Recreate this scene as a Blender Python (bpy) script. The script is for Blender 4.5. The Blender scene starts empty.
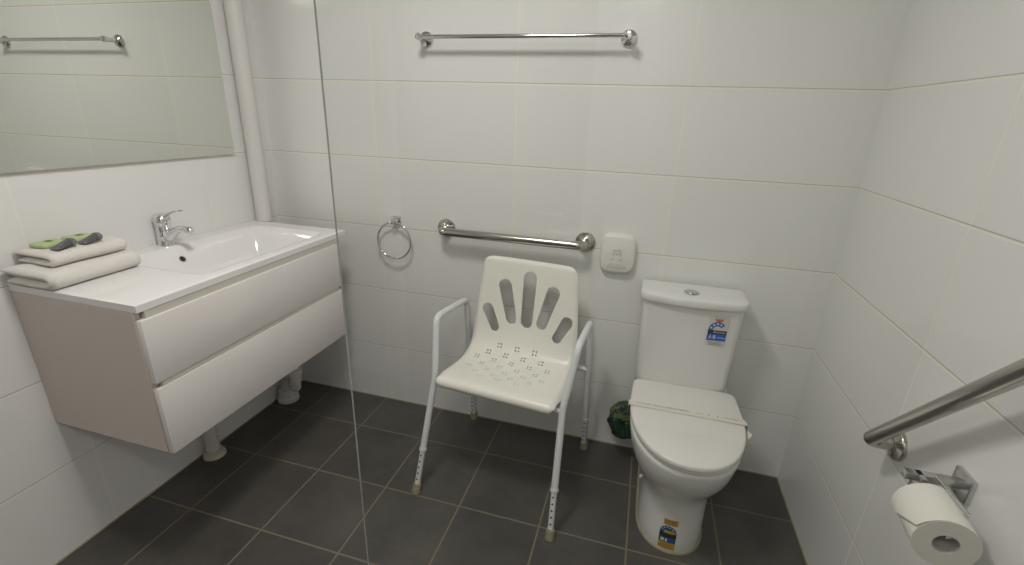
import bpy, bmesh, math, random
from mathutils import Vector, Matrix, noise
from mathutils.geometry import delaunay_2d_cdt
random.seed(7)
PI = math.pi
sc = bpy.context.scene
col = sc.collection
W = 2.33          # right wall
XL = -0.005       # left wall
YF = -2.75        # wall behind the camera
CH = 2.42         # ceiling

# ------------------------------------------------------------------ materials
def new_mat(name):
    m = bpy.data.materials.new(name); m.use_nodes = True
    nt = m.node_tree
    return m, nt, nt.nodes['Principled BSDF']

def srgb(r, g, b):
    f = lambda c: c/12.92 if c <= .04045 else ((c+.055)/1.055)**2.4
    return (f(r/255), f(g/255), f(b/255), 1)

def simple(name, c, rough=.4, metal=0, spec=.5, bump=0, bscale=200, var=0, vscale=20, sheen=0, coat=0):
    m, nt, b = new_mat(name)
    b.inputs['Base Color'].default_value = c
    b.inputs['Roughness'].default_value = rough
    b.inputs['Metallic'].default_value = metal
    b.inputs['Specular IOR Level'].default_value = spec
    if sheen: b.inputs['Sheen Weight'].default_value = sheen
    if coat: b.inputs['Coat Weight'].default_value = coat; b.inputs['Coat Roughness'].default_value = .06
    tc = nt.nodes.new('ShaderNodeTexCoord')
    if bump:
        n = nt.nodes.new('ShaderNodeTexNoise'); n.inputs['Scale'].default_value = bscale; n.inputs['Detail'].default_value = 4
        bp = nt.nodes.new('ShaderNodeBump'); bp.inputs['Strength'].default_value = bump; bp.inputs['Distance'].default_value = .004
        nt.links.new(tc.outputs['Object'], n.inputs['Vector'])
        nt.links.new(n.outputs['Fac'], bp.inputs['Height']); nt.links.new(bp.outputs['Normal'], b.inputs['Normal'])
    if var:
        n = nt.nodes.new('ShaderNodeTexNoise'); n.inputs['Scale'].default_value = vscale; n.inputs['Detail'].default_value = 5
        r = nt.nodes.new('ShaderNodeMapRange'); r.inputs['To Min'].default_value = 1-var; r.inputs['To Max'].default_value = 1+var
        mx = nt.nodes.new('ShaderNodeMix'); mx.data_type = 'RGBA'; mx.blend_type = 'MULTIPLY'; mx.inputs['Factor'].default_value = 1
        mx.inputs['A'].default_value = c
        nt.links.new(tc.outputs['Object'], n.inputs['Vector']); nt.links.new(n.outputs['Fac'], r.inputs['Value'])
        nt.links.new(r.outputs['Result'], mx.inputs['B']); nt.links.new(mx.outputs['Result'], b.inputs['Base Color'])
    return m

def tile_mat(name, au, av, tu, tv, ou, ov, gu, gv, tile, grout, rough, var=.02, su=1.0, mottle=0, mscale=6, bump=.25, spec=.5, edge=None):
    """tiles on a surface: au/av = which axes run along u and v, t = tile size, o = joint offset, g = joint width"""
    m, nt, b = new_mat(name)
    N = nt.nodes.new; L = nt.links.new
    def math_(op, a, bb=None, c=None):
        n = N('ShaderNodeMath'); n.operation = op
        for i, v in enumerate((a, bb, c)):
            if v is None: continue
            if isinstance(v, (int, float)): n.inputs[i].default_value = v
            else: L(v, n.inputs[i])
        return n.outputs[0]
    tc = N('ShaderNodeTexCoord'); sp = N('ShaderNodeSeparateXYZ'); L(tc.outputs['Object'], sp.inputs[0])
    cells, masks = [], []
    for ax, t, o, g in ((au, tu, ou, gu), (av, tv, ov, gv)):
        q = math_('DIVIDE', math_('SUBTRACT', sp.outputs[ax], o), t)
        cells.append(math_('FLOOR', q))
        f = math_('FRACT', q)
        d = math_('MULTIPLY', math_('MINIMUM', f, math_('SUBTRACT', 1.0, f)), t)
        mr = N('ShaderNodeMapRange'); mr.interpolation_type = 'SMOOTHSTEP'
        L(d, mr.inputs['Value']); mr.inputs['From Min'].default_value = g*.35; mr.inputs['From Max'].default_value = g*.75
        mr.inputs['To Min'].default_value = 1; mr.inputs['To Max'].default_value = 0
        masks.append(mr.outputs['Result'])
    mask = math_('MAXIMUM', math_('MULTIPLY', masks[0], su), masks[1])
    cv = N('ShaderNodeCombineXYZ'); L(cells[0], cv.inputs[0]); L(cells[1], cv.inputs[1])
    wn = N('ShaderNodeTexWhiteNoise'); L(cv.outputs[0], wn.inputs['Vector'])
    k = N('ShaderNodeMapRange'); L(wn.outputs['Value'], k.inputs['Value']); k.inputs['To Min'].default_value = 1-var; k.inputs['To Max'].default_value = 1+var
    kk = k.outputs['Result']
    if mottle:
        n = N('ShaderNodeTexNoise'); n.inputs['Scale'].default_value = mscale; n.inputs['Detail'].default_value = 8; n.inputs['Roughness'].default_value = .65
        L(tc.outputs['Object'], n.inputs['Vector'])
        r = N('ShaderNodeMapRange'); L(n.outputs['Fac'], r.inputs['Value']); r.inputs['From Min'].default_value = .3; r.inputs['From Max'].default_value = .7
        r.inputs['To Min'].default_value = 1-mottle; r.inputs['To Max'].default_value = 1+mottle
        kk = math_('MULTIPLY', kk, r.outputs['Result'])
    mx = N('ShaderNodeMix'); mx.data_type = 'RGBA'; mx.blend_type = 'MULTIPLY'; mx.inputs['Factor'].default_value = 1
    mx.inputs['A'].default_value = tile; L(kk, mx.inputs['B'])
    m2 = N('ShaderNodeMix'); m2.data_type = 'RGBA'; L(mask, m2.inputs['Factor']); L(mx.outputs['Result'], m2.inputs['A']); m2.inputs['B'].default_value = grout
    last = m2.outputs['Result']
    if edge:                                 # tile edge shade painted as a dark line just above each horizontal joint
        q = math_('FRACT', math_('DIVIDE', math_('SUBTRACT', sp.outputs[av], ov), tv))
        d = math_('MULTIPLY', math_('SUBTRACT', q, math_('ROUND', q)), tv)
        dd = math_('ABSOLUTE', math_('SUBTRACT', d, gv*.62))
        e = N('ShaderNodeMapRange'); e.interpolation_type = 'SMOOTHSTEP'; L(dd, e.inputs['Value']); e.inputs['From Min'].default_value = gv*.12; e.inputs['From Max'].default_value = gv*.38
        e.inputs['To Min'].default_value = edge; e.inputs['To Max'].default_value = 1
        m3 = N('ShaderNodeMix'); m3.data_type = 'RGBA'; m3.blend_type = 'MULTIPLY'; m3.inputs['Factor'].default_value = 1
        L(last, m3.inputs['A']); L(e.outputs['Result'], m3.inputs['B']); last = m3.outputs['Result']
    L(last, b.inputs['Base Color'])
    rr = N('ShaderNodeMapRange'); L(mask, rr.inputs['Value']); rr.inputs['To Min'].default_value = rough; rr.inputs['To Max'].default_value = .75
    L(rr.outputs['Result'], b.inputs['Roughness'])
    inv = math_('SUBTRACT', 1.0, mask)
    # a slight waviness of the glaze
    wv = N('ShaderNodeTexNoise'); wv.inputs['Scale'].default_value = 9; wv.inputs['Detail'].default_value = 1
    L(tc.outputs['Object'], wv.inputs['Vector'])
    bh = math_('ADD', inv, math_('MULTIPLY', wv.outputs['Fac'], .25))
    bp = N('ShaderNodeBump'); bp.inputs['Strength'].default_value = bump; bp.inputs['Distance'].default_value = .002
    L(bh, bp.inputs['Height']); L(bp.outputs['Normal'], b.inputs['Normal'])
    b.inputs['Specular IOR Level'].default_value = spec
    return m

WT, WG = (.80, .80, .785, 1), (.86, .82, .71, 1)
M = {}
M['tile_back'] = tile_mat('white_wall_tile_back', 0, 2, .606, .3, -.07, 0, .0042, .0052, WT, WG, .12, .012, .5, edge=.62)
M['tile_side'] = tile_mat('white_wall_tile_side', 1, 2, .606, .3, -.60, 0, .0042, .0052, WT, WG, .12, .012, .5, edge=.62)
M['tile_left'] = tile_mat('white_wall_tile_left', 1, 2, .606, .3, -.36, 0, .0042, .0052, WT, WG, .12, .012, .5, edge=.62)
M['tile_floor'] = tile_mat('charcoal_floor_tile', 0, 1, .308, .308, .1984, -.2366, .0054, .0054, (.086, .081, .073, 1), (.20, .172, .12, 1), .42, .06, 1, .22, 5, .35, .4)
M['plaster'] = simple('white_ceiling_paint', (.8, .8, .78, 1), .9)
M['ceramic'] = simple('white_ceramic', (.78, .78, .76, 1), .1, spec=.55)
M['basin'] = simple('white_basin_gloss', (.80, .79, .775, 1), .07, spec=.55)
M['seatplastic'] = simple('white_toilet_seat_plastic', (.79, .77, .745, 1), .22)
M['gloss_board'] = simple('white_gloss_board', (.74, .715, .69, 1), .14)
M['carcass'] = simple('beige_white_carcass_board', (.60, .54, .49, 1), .25)
M['recess'] = simple('finger_pull_laminate', (.60, .575, .50, 1), .45)
M['chrome'] = simple('chrome', (.72, .72, .73, 1), .09, 1)
M['brushed'] = simple('brushed_stainless_steel', (.52, .50, .47, 1), .22, 1, bump=.03, bscale=600)
M['dulled'] = simple('dull_holder_chrome', (.62, .62, .62, 1), .25, 1)
M['chairplastic'] = simple('cream_white_moulded_plastic', (.86, .85, .785, 1), .28)
M['powder'] = simple('white_powder_coat', (.74, .75, .76, 1), .3)
M['ferrule'] = simple('worn_rubber_ferrule', (.30, .27, .18, 1), .6, var=.35, vscale=90)
M['dark'] = simple('dark_hole', (.012, .012, .012, 1), .6)
M['pvc'] = simple('white_pvc', (.68, .67, .64, 1), .35)
M['pvcflange'] = simple('grubby_pvc_flange', (.58, .55, .46, 1), .5, var=.25, vscale=40)
M['towel'] = simple('white_terry_towel', (.80, .77, .715, 1), .95, bump=.9, bscale=420, sheen=.3, var=.05, vscale=60)
M['green_paper'] = simple('pale_green_wrapper', (.44, .54, .27, 1), .5)
M['green_print'] = simple('dark_green_print', (.07, .14, .035, 1), .5)
M['greybottle'] = simple('dark_grey_bottle_plastic', (.10, .10, .105, 1), .22)
M['bottlecap'] = simple('mid_grey_cap', (.17, .17, .175, 1), .15)
M['paper'] = simple('toilet_paper', (.80, .78, .72, 1), .95, bump=.25, bscale=350)
M['paper_side'] = simple('toilet_paper_side', (.68, .655, .60, 1), .95, bump=.3, bscale=700)
M['card'] = simple('cardboard_core', (.46, .44, .42, 1), .85)
M['bag'] = simple('dark_green_plastic', (.006, .040, .015, 1), .3, bump=.6, bscale=35, var=.5, vscale=22)
M['bagrim'] = simple('olive_green_plastic_edge', (.13, .17, .05, 1), .4, var=.4, vscale=40)
M['band'] = simple('sanitary_paper_strip', (.74, .72, .65, 1), .8)
M['bandprint'] = simple('grey_brown_print', (.25, .22, .15, 1), .8)
M['abs'] = simple('white_abs_plastic', (.77, .765, .73, 1), .3)
M['silicone'] = simple('discoloured_silicone_bead', (.34, .30, .20, 1), .5, var=.3, vscale=30)
M['added_door'] = simple('added_dark_brown_door', (.10, .06, .04, 1), .4, var=.1)
M['emboss'] = simple('grey_cream_emboss', (.64, .62, .56, 1), .4)
M['l_pale'] = simple('label_pale', (.66, .65, .58, 1), .5)
M['l_blue'] = simple('label_blue', srgb(20, 88, 190), .4)
M['l_black'] = simple('label_black', (.02, .02, .018, 1), .4)
M['l_white'] = simple('label_white', (.8, .8, .78, 1), .4)
M['l_orange'] = simple('label_orange', (.62, .15, .04, 1), .45)
M['l_yellow'] = simple('label_yellow', (.50, .33, .06, 1), .5, var=.25, vscale=60)
M['l_blue2'] = simple('label_faded_blue', srgb(30, 84, 130), .5)
M['l_brown'] = simple('label_brown_print', (.22, .12, .03, 1), .5)

# mirror: silvered glass, faintly yellow green
m, nt, b = new_mat('mirror_silver'); b.inputs['Base Color'].default_value = (.74, .76, .71, 1); b.inputs['Metallic'].default_value = 1; b.inputs['Roughness'].default_value = .01
M['mirror'] = m
# thin clear glass: see-through tint plus Fresnel reflection
m, nt, b = new_mat('clear_screen_glass'); nt.nodes.remove(b)
tr = nt.nodes.new('ShaderNodeBsdfTransparent'); tr.inputs['Color'].default_value = (.960, .968, .957, 1)
gl = nt.nodes.new('ShaderNodeBsdfGlossy'); gl.inputs['Roughness'].default_value = .02; gl.inputs['Color'].default_value = (1, 1, 1, 1)
fr = nt.nodes.new('ShaderNodeFresnel'); fr.inputs['IOR'].default_value = 1.5
ge = nt.nodes.new('ShaderNodeNewGeometry')
mm = nt.nodes.new('ShaderNodeMath'); mm.operation = 'MULTIPLY'
iv = nt.nodes.new('ShaderNodeMath'); iv.operation = 'SUBTRACT'; iv.inputs[0].default_value = 1
nt.links.new(ge.outputs['Backfacing'], iv.inputs[1])
nt.links.new(fr.outputs[0], mm.inputs[0]); nt.links.new(iv.outputs[0], mm.inputs[1])
mi = nt.nodes.new('ShaderNodeMixShader')
nt.links.new(mm.outputs[0], mi.inputs[0]); nt.links.new(tr.outputs[0], mi.inputs[1]); nt.links.new(gl.outputs[0], mi.inputs[2])
nt.links.new(mi.outputs[0], nt.nodes['Material Output'].inputs['Surface'])
M['glass'] = m
m, nt, b = new_mat('polished_glass_edge'); b.inputs['Base Color'].default_value = (.42, .44, .41, 1); b.inputs['Roughness'].default_value = .06; b.inputs['Specular IOR Level'].default_value = .8
M['glass_edge'] = m
m, nt, b = new_mat('lamp_diffuser_glow'); b.inputs['Base Color'].default_value = (.8, .8, .8, 1)
b.inputs['Emission Color'].default_value = (1, .955, .90, 1); b.inputs['Emission Strength'].default_value = 8
M['glow'] = m

# ------------------------------------------------------------------ helpers
def link(name, me, mat, parent=None, smooth=None, ang=40):
    o = bpy.data.objects.new(name, me); col.objects.link(o)
    mats = mat if isinstance(mat, (list, tuple)) else [mat]
    for q in mats: me.materials.append(q)
    if parent is not None:
        o.parent = parent
        o.matrix_parent_inverse = Matrix.Identity(4)
    if smooth:
        for f in me.polygons: f.use_smooth = True
        me.set_sharp_from_angle(angle=math.radians(ang))
    return o

def obj(name, bm, mat, parent=None, smooth=True, ang=40):
    me = bpy.data.meshes.new(name)
    bmesh.ops.recalc_face_normals(bm, faces=bm.faces[:])
    bm.to_mesh(me); bm.free()
    return link(name, me, mat, parent, smooth, ang)

def thing(name, label, cat, loc=(0, 0, 0), rotz=0, group=None):
    o = bpy.data.objects.new(name, None); col.objects.link(o)
    o.empty_display_size = .05
    o.location = loc; o.rotation_euler = (0, 0, rotz); o['label'] = label; o['category'] = cat
    if group: o['group'] = group
    return o

def tag(o, label, cat, group=None):
    o['label'] = label; o['category'] = cat
    if group: o['group'] = group
    return o

def struct(o):
    o['kind'] = 'structure'; return o

def add_box(bm, lo, hi, bev=0, seg=2, mi=0):
    lo, hi = Vector(lo), Vector(hi)
    c = (lo+hi)/2; s = hi-lo
    r = bmesh.ops.create_cube(bm, size=1, matrix=Matrix.Translation(c) @ Matrix.Diagonal((s.x, s.y, s.z, 1)))
    vs = r['verts']; fs = {f for v in vs for f in v.link_faces}
    if bev:
        es = list({e for v in vs for e in v.link_edges})
        q = bmesh.ops.bevel(bm, geom=es, offset=bev, segments=seg, affect='EDGES', profile=.5)
        fs = set(q['faces']) | {f for f in fs if f.is_valid}
    for f in fs:
        if f.is_valid: f.material_index = mi
    return fs

def box(name, lo, hi, mat, parent=None, bev=0, seg=2):
    bm = bmesh.new(); add_box(bm, lo, hi, bev, seg); return obj(name, bm, mat, parent)

def bend_path(pts, r, n=7):
    """polyline with rounded corners"""
    pts = [Vector(p) for p in pts]; out = [pts[0]]
    rs = r if isinstance(r, (list, tuple)) else [r]*(len(pts)-2)
    for i in range(1, len(pts)-1):
        a, p, c = pts[i-1], pts[i], pts[i+1]
        d1 = (a-p).normalized(); d2 = (c-p).normalized()
        ang = d1.angle(d2); k = min(rs[i-1]/math.tan(ang/2), (a-p).length*.49, (c-p).length*.49)
        s, e = p+d1*k, p+d2*k
        for j in range(n+1):
            t = j/n; out.append((1-t)**2*s + 2*t*(1-t)*p + t*t*e)
    out.append(pts[-1]); return out

def add_tube(bm, pts, r, n=16, caps=True, closed=False, mi=0):
    pts = [Vector(p) for p in pts]; N = len(pts)
    rr = r if isinstance(r, (list, tuple)) else [r]*N
    def tang(i):
        if closed: return (pts[(i+1) % N]-pts[i-1]).normalized()
        if i == 0: return (pts[1]-pts[0]).normalized()
        if i == N-1: return (pts[-1]-pts[-2]).normalized()
        return ((pts[i+1]-pts[i]).normalized()+(pts[i]-pts[i-1]).normalized()).normalized()
    t = tang(0); up = Vector((0, 0, 1)) if abs(t.z) < .9 else Vector((1, 0, 0))
    u = t.cross(up).normalized(); rings = []
    for i in range(N):
        t2 = tang(i); q = t.rotation_difference(t2); u = (q @ u); u = (u - t2*u.dot(t2)).normalized(); t = t2
        w = t.cross(u)
        rings.append([bm.verts.new(pts[i] + rr[i]*(math.cos(2*PI*k/n)*u + math.sin(2*PI*k/n)*w)) for k in range(n)])
    for i in range(N if closed else N-1):
        a, b2 = rings[i], rings[(i+1) % N]
        off = 0
        if closed and i == N-1:
            off = min(range(n), key=lambda s: (a[0].co-b2[s].co).length)
        for k in range(n):
            f = bm.faces.new((a[k], a[(k+1) % n], b2[(k+1+off) % n], b2[(k+off) % n])); f.material_index = mi
    if caps and not closed:
        bm.faces.new(rings[0][::-1]).material_index = mi; bm.faces.new(rings[-1]).material_index = mi

def tube(name, pts, r, mat, parent=None, n=16, closed=False):
    bm = bmesh.new(); add_tube(bm, pts, r, n, True, closed); return obj(name, bm, mat, parent)

def add_lathe(bm, prof, o, axis, n=32, mi=0):
    """prof = [(radius, height)], height along axis from o"""
    o = Vector(o); a = Vector(axis).normalized()
    u = a.cross(Vector((0, 0, 1)) if abs(a.z) < .9 else Vector((1, 0, 0))).normalized(); w = a.cross(u)
    rings = []
    for r, h in prof:
        if r < 1e-6: rings.append([bm.verts.new(o+a*h)])
        else: rings.append([bm.verts.new(o+a*h+r*(math.cos(2*PI*k/n)*u+math.sin(2*PI*k/n)*w)) for k in range(n)])
    for A, B in zip(rings, rings[1:]):
        for k in range(n):
            vs = [A[k % len(A)], A[(k+1) % len(A)], B[(k+1) % len(B)], B[k % len(B)]]
            vs2 = []
            for v in vs:
                if v not in vs2: vs2.append(v)
            if len(vs2) > 2:
                bm.faces.new(vs2).material_index = mi
    if len(rings[0]) > 1: bm.faces.new(rings[0][::-1]).material_index = mi
    if len(rings[-1]) > 1: bm.faces.new(rings[-1]).material_index = mi

def lathe(name, prof, o, axis, mat, parent=None, n=32):
    bm = bmesh.new(); add_lathe(bm, prof, o, axis, n); return obj(name, bm, mat, parent)

def add_loft(bm, rings, caps=True, mi=0):
    R = [[bm.verts.new(p) for p in r] for r in rings]; n = len(R[0])
    for a, b2 in zip(R, R[1:]):
        for k in range(n):
            bm.faces.new((a[k], a[(k+1) % n], b2[(k+1) % n], b2[k])).material_index = mi
    if caps:
        bm.faces.new(R[0][::-1]).material_index = mi; bm.faces.new(R[-1]).material_index = mi

def rrect(w, h, r, n=6, cx=0, cy=0):
    out = []
    for sx, sy, a0 in ((1, 1, 0), (-1, 1, PI/2), (-1, -1, PI), (1, -1, 3*PI/2)):
        for j in range(n+1):
            a = a0+PI/2*j/n
            out.append((cx+sx*(w/2-r)+r*math.cos(a), cy+sy*(h/2-r)+r*math.sin(a)))
    return out

def text_mesh(bm, s, size, mat4, mi=0, depth=.0004):
    cu = bpy.data.curves.new('lettering', 'FONT'); cu.body = s; cu.size = size; cu.align_x = 'CENTER'; cu.align_y = 'CENTER'; cu.extrude = depth; cu.resolution_u = 3
    o = bpy.data.objects.new('lettering', cu); col.objects.link(o)
    dg = bpy.context.evaluated_depsgraph_get()
    me = bpy.data.meshes.new_from_object(o.evaluated_get(dg))
    me.transform(mat4)
    n0 = len(bm.faces)
    bm.from_mesh(me); bm.faces.ensure_lookup_table()
    for f in bm.faces[n0:]: f.material_index = mi
    bpy.data.objects.remove(o); bpy.data.meshes.remove(me); bpy.data.curves.remove(cu)

# ------------------------------------------------------------------ room shell
TH = .1
struct(box('floor', (XL-TH, YF-TH, -TH), (W+TH, TH, 0), M['tile_floor']))
struct(box('ceiling', (XL-TH, YF-TH, CH), (W+TH, TH, CH+TH), M['plaster']))
struct(box('wall_back', (XL-TH, 0, 0), (W+TH, TH, CH), M['tile_back']))
struct(box('wall_left', (XL-TH, YF, 0), (XL, 0, CH), M['tile_left']))
struct(box('wall_right', (W, YF, 0), (W+TH, 0, CH), M['tile_side']))
struct(box('wall_front', (XL-TH, YF-TH, 0), (W+TH, YF, CH), M['tile_back']))
dr = struct(box('added_door_1', (.55, YF-.0005, .002), (1.40, YF+.035, 2.06), M['added_door'], None, .002, 1))  # unseen dark door, added so the chrome has something dark to reflect
box('added_door_frame', (.48, YF-.0004, .001), (.548, YF+.05, 2.13), M['abs'], dr, .002, 1)
box('added_door_frame', (1.402, YF-.0004, .001), (1.47, YF+.05, 2.13), M['abs'], dr, .002, 1)
box('added_door_frame', (.548, YF-.0004, 2.062), (1.402, YF+.05, 2.13), M['abs'], dr, .002, 1)
tube('added_door_handle', bend_path([(1.33, YF+.034, 1.0), (1.33, YF+.09, 1.0), (1.21, YF+.09, 1.0)], .015, 5), .010, M['chrome'], dr)
bm = bmesh.new(); add_box(bm, (0, -.004, 0), (W, 0, .004)); struct(obj('trim_1', bm, M['silicone']))
bm = bmesh.new(); add_box(bm, (W-.004, YF, 0), (W, -.004, .004)); struct(obj('trim_2', bm, M['silicone']))
bm = bmesh.new(); add_box(bm, (XL, YF, 0), (XL+.004, -.004, .004)); struct(obj('trim_3', bm, M['silicone']))

# ------------------------------------------------------------------ ceiling lamp
def ceiling_lamp(x, y, energy, label):
    t = thing('ceiling_light', label, 'lamp', (x, y, CH), 0, 'round ceiling lamps')
    lathe('lamp_base', [(.0, 0), (.215, 0), (.215, -.02), (.208, -.025), (0, -.025)], (0, 0, 0), (0, 0, 1), M['abs'], t, 48)
    lathe('diffuser', [(.200, -.025), (.200, -.04), (.185, -.062), (.15, -.078), (.08, -.086), (0, -.088)], (0, 0, 0), (0, 0, 1), M['glow'], t, 48)
    ld = bpy.data.lights.new('lamp_light', 'AREA'); ld.shape = 'DISK'; ld.size = .34; ld.energy = energy; ld.color = (1, .962, .925)
    lo = bpy.data.objects.new('lamp_light', ld); col.objects.link(lo); lo.location = (0, 0, -.091); lo.parent = t
ceiling_lamp(1.06, -1.05, 11.8, 'round white glowing ceiling lamp above the middle of the room')
ceiling_lamp(1.55, -2.25, 5.0, 'unseen round ceiling lamp added above the shower to even out the light')  # added lamp out of view, evens out the light on the lower walls

# ------------------------------------------------------------------ vanity
VZ = .912
VY0, VY1 = -1.036, -.212
t = thing('vanity_cabinet', 'white wall-hung vanity cabinet with two long drawers on the left wall', 'cabinet', (XL, -.63, .455))
def off(p): return (p[0]-XL, p[1]+.63, p[2]-.455)
bm = bmesh.new()
add_box(bm, off((XL, VY0, .458)), off((.440, VY0+.018, VZ-.022)), .001, 1)
add_box(bm, off((XL, VY1-.018, .458)), off((.440, VY1, VZ-.022)), .001, 1)
add_box(bm, off((XL, VY0+.018, .458)), off((.440, VY1-.018, .476)), .001, 1)
add_box(bm, off((XL, VY0+.018, .476)), off((XL+.016, VY1-.018, VZ-.022)))
add_box(bm, off((.405, VY0+.018, .84)), off((.421, VY1-.018, VZ-.022)))
obj('cabinet_body', bm, M['carcass'], t)
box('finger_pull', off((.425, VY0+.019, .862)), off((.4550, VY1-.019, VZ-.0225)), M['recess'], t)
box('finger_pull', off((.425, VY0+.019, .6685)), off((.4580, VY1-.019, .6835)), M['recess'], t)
for za, zb in ((.684, .868), (.458, .668)):
    box('drawer_front', off((.441, VY0+.001, za)), off((.460, VY1-.001, zb)), M['gloss_board'], t, .0018, 2)

# basin top: a slab whose upper face sinks into the bowl
t = thing('vanity_basin', 'glossy white one-piece basin top with integral bowl on the vanity cabinet', 'sink', (XL, -.57, VZ-.022))
def bo(p): return (p[0]-XL, p[1]+.57, p[2]-(VZ-.022))
BX0, BX1, BY0, BY1 = XL+.001, .456, -1.036, -.150
def sm(a, b, x):
    q = max(0, min(1, (x-a)/(b-a))); return q*q*(3-2*q)
def bowl(x, y):
    d = sm(.055, .16, x)*sm(.412, .375, x)*sm(-.80, -.74, y)*sm(-.225, -.33, y)
    return -.115*d
bm = bmesh.new(); nx, ny = 64, 110; G = []
for i in range(nx+1):
    row = []
    for j in range(ny+1):
        x = BX0+(BX1-BX0)*i/nx; y = BY0+(BY1-BY0)*j/ny
        e = min(BX1-x, y-BY0, BY1-y)
        z = VZ+bowl(x, y) - (.0025 if e < .001 else 0)
        row.append(bm.verts.new(bo((x, y, z))))
    G.append(row)
for i in range(nx):
    for j in range(ny):
        bm.faces.new((G[i][j], G[i+1][j], G[i+1][j+1], G[i][j+1]))
rim = [G[i][0] for i in range(nx+1)]+[G[nx][j] for j in range(1, ny+1)]+[G[i][ny] for i in range(nx-1, -1, -1)]+[G[0][j] for j in range(ny-1, 0, -1)]
low = [bm.verts.new((v.co.x, v.co.y, 0.0005)) for v in rim]; n = len(rim)
for k in range(n): bm.faces.new((rim[k], rim[(k+1) % n], low[(k+1) % n], low[k]))
obj('basin', bm, M['basin'], t, ang=55)
# underside of the bowl is hidden in the cabinet; overflow hole on the back slope, waste in the bottom
ox, oy = .098, -.605
oz = VZ+bowl(ox, oy); h = .002
nrm = Vector((-(bowl(ox+h, oy)-bowl(ox-h, oy))/(2*h), -(bowl(ox, oy+h)-bowl(ox, oy-h))/(2*h), 1)).normalized()
lathe('overflow_ring', [(.0125, -.002), (.0125, .0015), (.0095, .0025), (.0085, .0012), (.0085, -.002)], bo((ox, oy, oz)), nrm, M['chrome'], t, 24)
lathe('overflow_hole', [(0, .0004), (.0084, .0004), (.0084, -.004), (0, -.004)], bo((ox, oy, oz)), nrm, M['dark'], t, 20)
lathe('waste_plug', [(.03, -.002), (.03, .003), (.026, .005), (0, .008)], bo((.26, -.55, VZ-.115)), (0, 0, 1), M['chrome'], t, 28)

# mixer tap
TX, TY = .0236, -.592
t = thing('basin_mixer_tap', 'chrome single-lever mixer tap at the back of the basin', 'tap', (TX, TY, VZ))
lathe('tap_body', [(.0272, 0), (.0272, .005), (.0260, .008), (.0255, .03), (.0265, .034), (.0265, .038), (.0245, .041), (.0235, .075), (.0255, .08)], (0, 0, 0), (0, 0, 1), M['chrome'], t)
pth = bend_path([(.008, 0.0, .022), (.042, 0.003, .050), (.075, .006, .066), (.104, .009, .062)], .05, 6)
sp = tube('spout', pth, [.016-.0055*i/(len(pth)-1) for i in range(len(pth))], M['chrome'], t, 18)
lathe('aerator', [(.0, -.001), (.0115, -.001), (.0125, .002), (.0125, .016), (.011, .018), (0, .018)], (.098, .0088, .0632), (.9, .05, -.30), M['chrome'], sp, 20)
hd = lathe('tap_cap', [(.0245, .078), (.0265, .084), (.027, .094), (.024, .104), (.015, .111), (0, .114)], (0, 0, 0), (0, 0, 1), M['chrome'], t)
bm = bmesh.new()
rings = []
for i in range(9):
    q = i/8; x = .004+.078*q; z = .100+.028*math.sin(q*PI*.46); w = .017-.007*q; hh = .0075-.0052*q
    rings.append([(x, .011*q+w*math.cos(a), z+hh*math.sin(a)) for a in [2*PI*k/14 for k in range(14)]])
add_loft(bm, rings); obj('lever', bm, M['chrome'], hd)

# ------------------------------------------------------------------ towels and toiletries on the vanity
def towel(name, x0, x1, y0, y1, z0, th, layers, label, rot, wob=.0025, gap=.0035):
    """terry sheet folded over itself: layers in x-z, swept along y"""
    t = thing(name, label, 'towel', ((x0+x1)/2, (y0+y1)/2, z0), rot, 'folded white towels on the vanity')
    w = x1-x0; d = y1-y0; hw = w/2
    path = []
    p = th+gap
    xr, xl = hw-th*.5-p/2, -hw+th*.6
    for k in range(layers):
        z = th/2+k*p
        a, b2 = (xl + (.012 if k == 0 else 0), xr) if k % 2 == 0 else (xr, xl)
        for i in range(13):
            q = i/12; path.append((a+(b2-a)*q, z))
        if k < layers-1:
            cx = xr if k % 2 == 0 else xl; s = 1 if k % 2 == 0 else -1
            for i in range(1, 8):
                an = -PI/2+PI*i/8; path.append((cx+s*p/2*math.cos(an)*1.15, z+p/2+p/2*math.sin(an)))
    n = len(path); bm = bmesh.new(); rings = []
    NY = 34
    for j in range(NY+1):
        q = j/NY; yy = -d/2+d*q
        e = min(q, 1-q)*d; k = 1 if e > .012 else math.sqrt(max(0, 1-((.012-e)/.012)**2))*.75+.25
        up, dn = [], []
        for i in range(n):
            a = path[max(0, i-1)]; c = path[min(n-1, i+1)]
            tx, tz = c[0]-a[0], c[1]-a[1]; l = math.hypot(tx, tz) or 1
            nx_, nz_ = -tz/l, tx/l
            px, pz = path[i]
            ee = 1
            if i < 3 or i > n-4: ee = (.45, .75, .92)[min(i, n-1-i)]
            hh = th/2*k*ee
            wv = wob*noise.noise(Vector((px*18, yy*14, i*.05+z0*40)))
            wz = max(0, pz)*.10*noise.noise(Vector((px*9, yy*8, z0*30)))
            sag = -.0
            up.append(Vector((px+nx_*hh+wv, yy+wob*1.3*noise.noise(Vector((px*30, i*.2, z0*9+q*2))), max(.0006, pz+nz_*hh+wv*.8+wz+sag))))
            dn.append(Vector((px-nx_*hh+wv, yy+wob*1.3*noise.noise(Vector((px*30, i*.2, z0*9+q*2))), max(.0003, pz-nz_*hh+wv*.8+wz+sag))))
        rings.append(up+dn[::-1])
    add_loft(bm, rings, False)
    bm.verts.ensure_lookup_table()
    m_ = 2*n
    for base in (0, NY*m_):                      # strip caps between the two faces of the sheet
        for i in range(n-1):
            bm.faces.new((bm.verts[base+i], bm.verts[base+i+1], bm.verts[base+m_-2-i], bm.verts[base+m_-1-i]))
    o = obj('towel_cloth', bm, M['towel'], t, ang=80)
    return t
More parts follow.
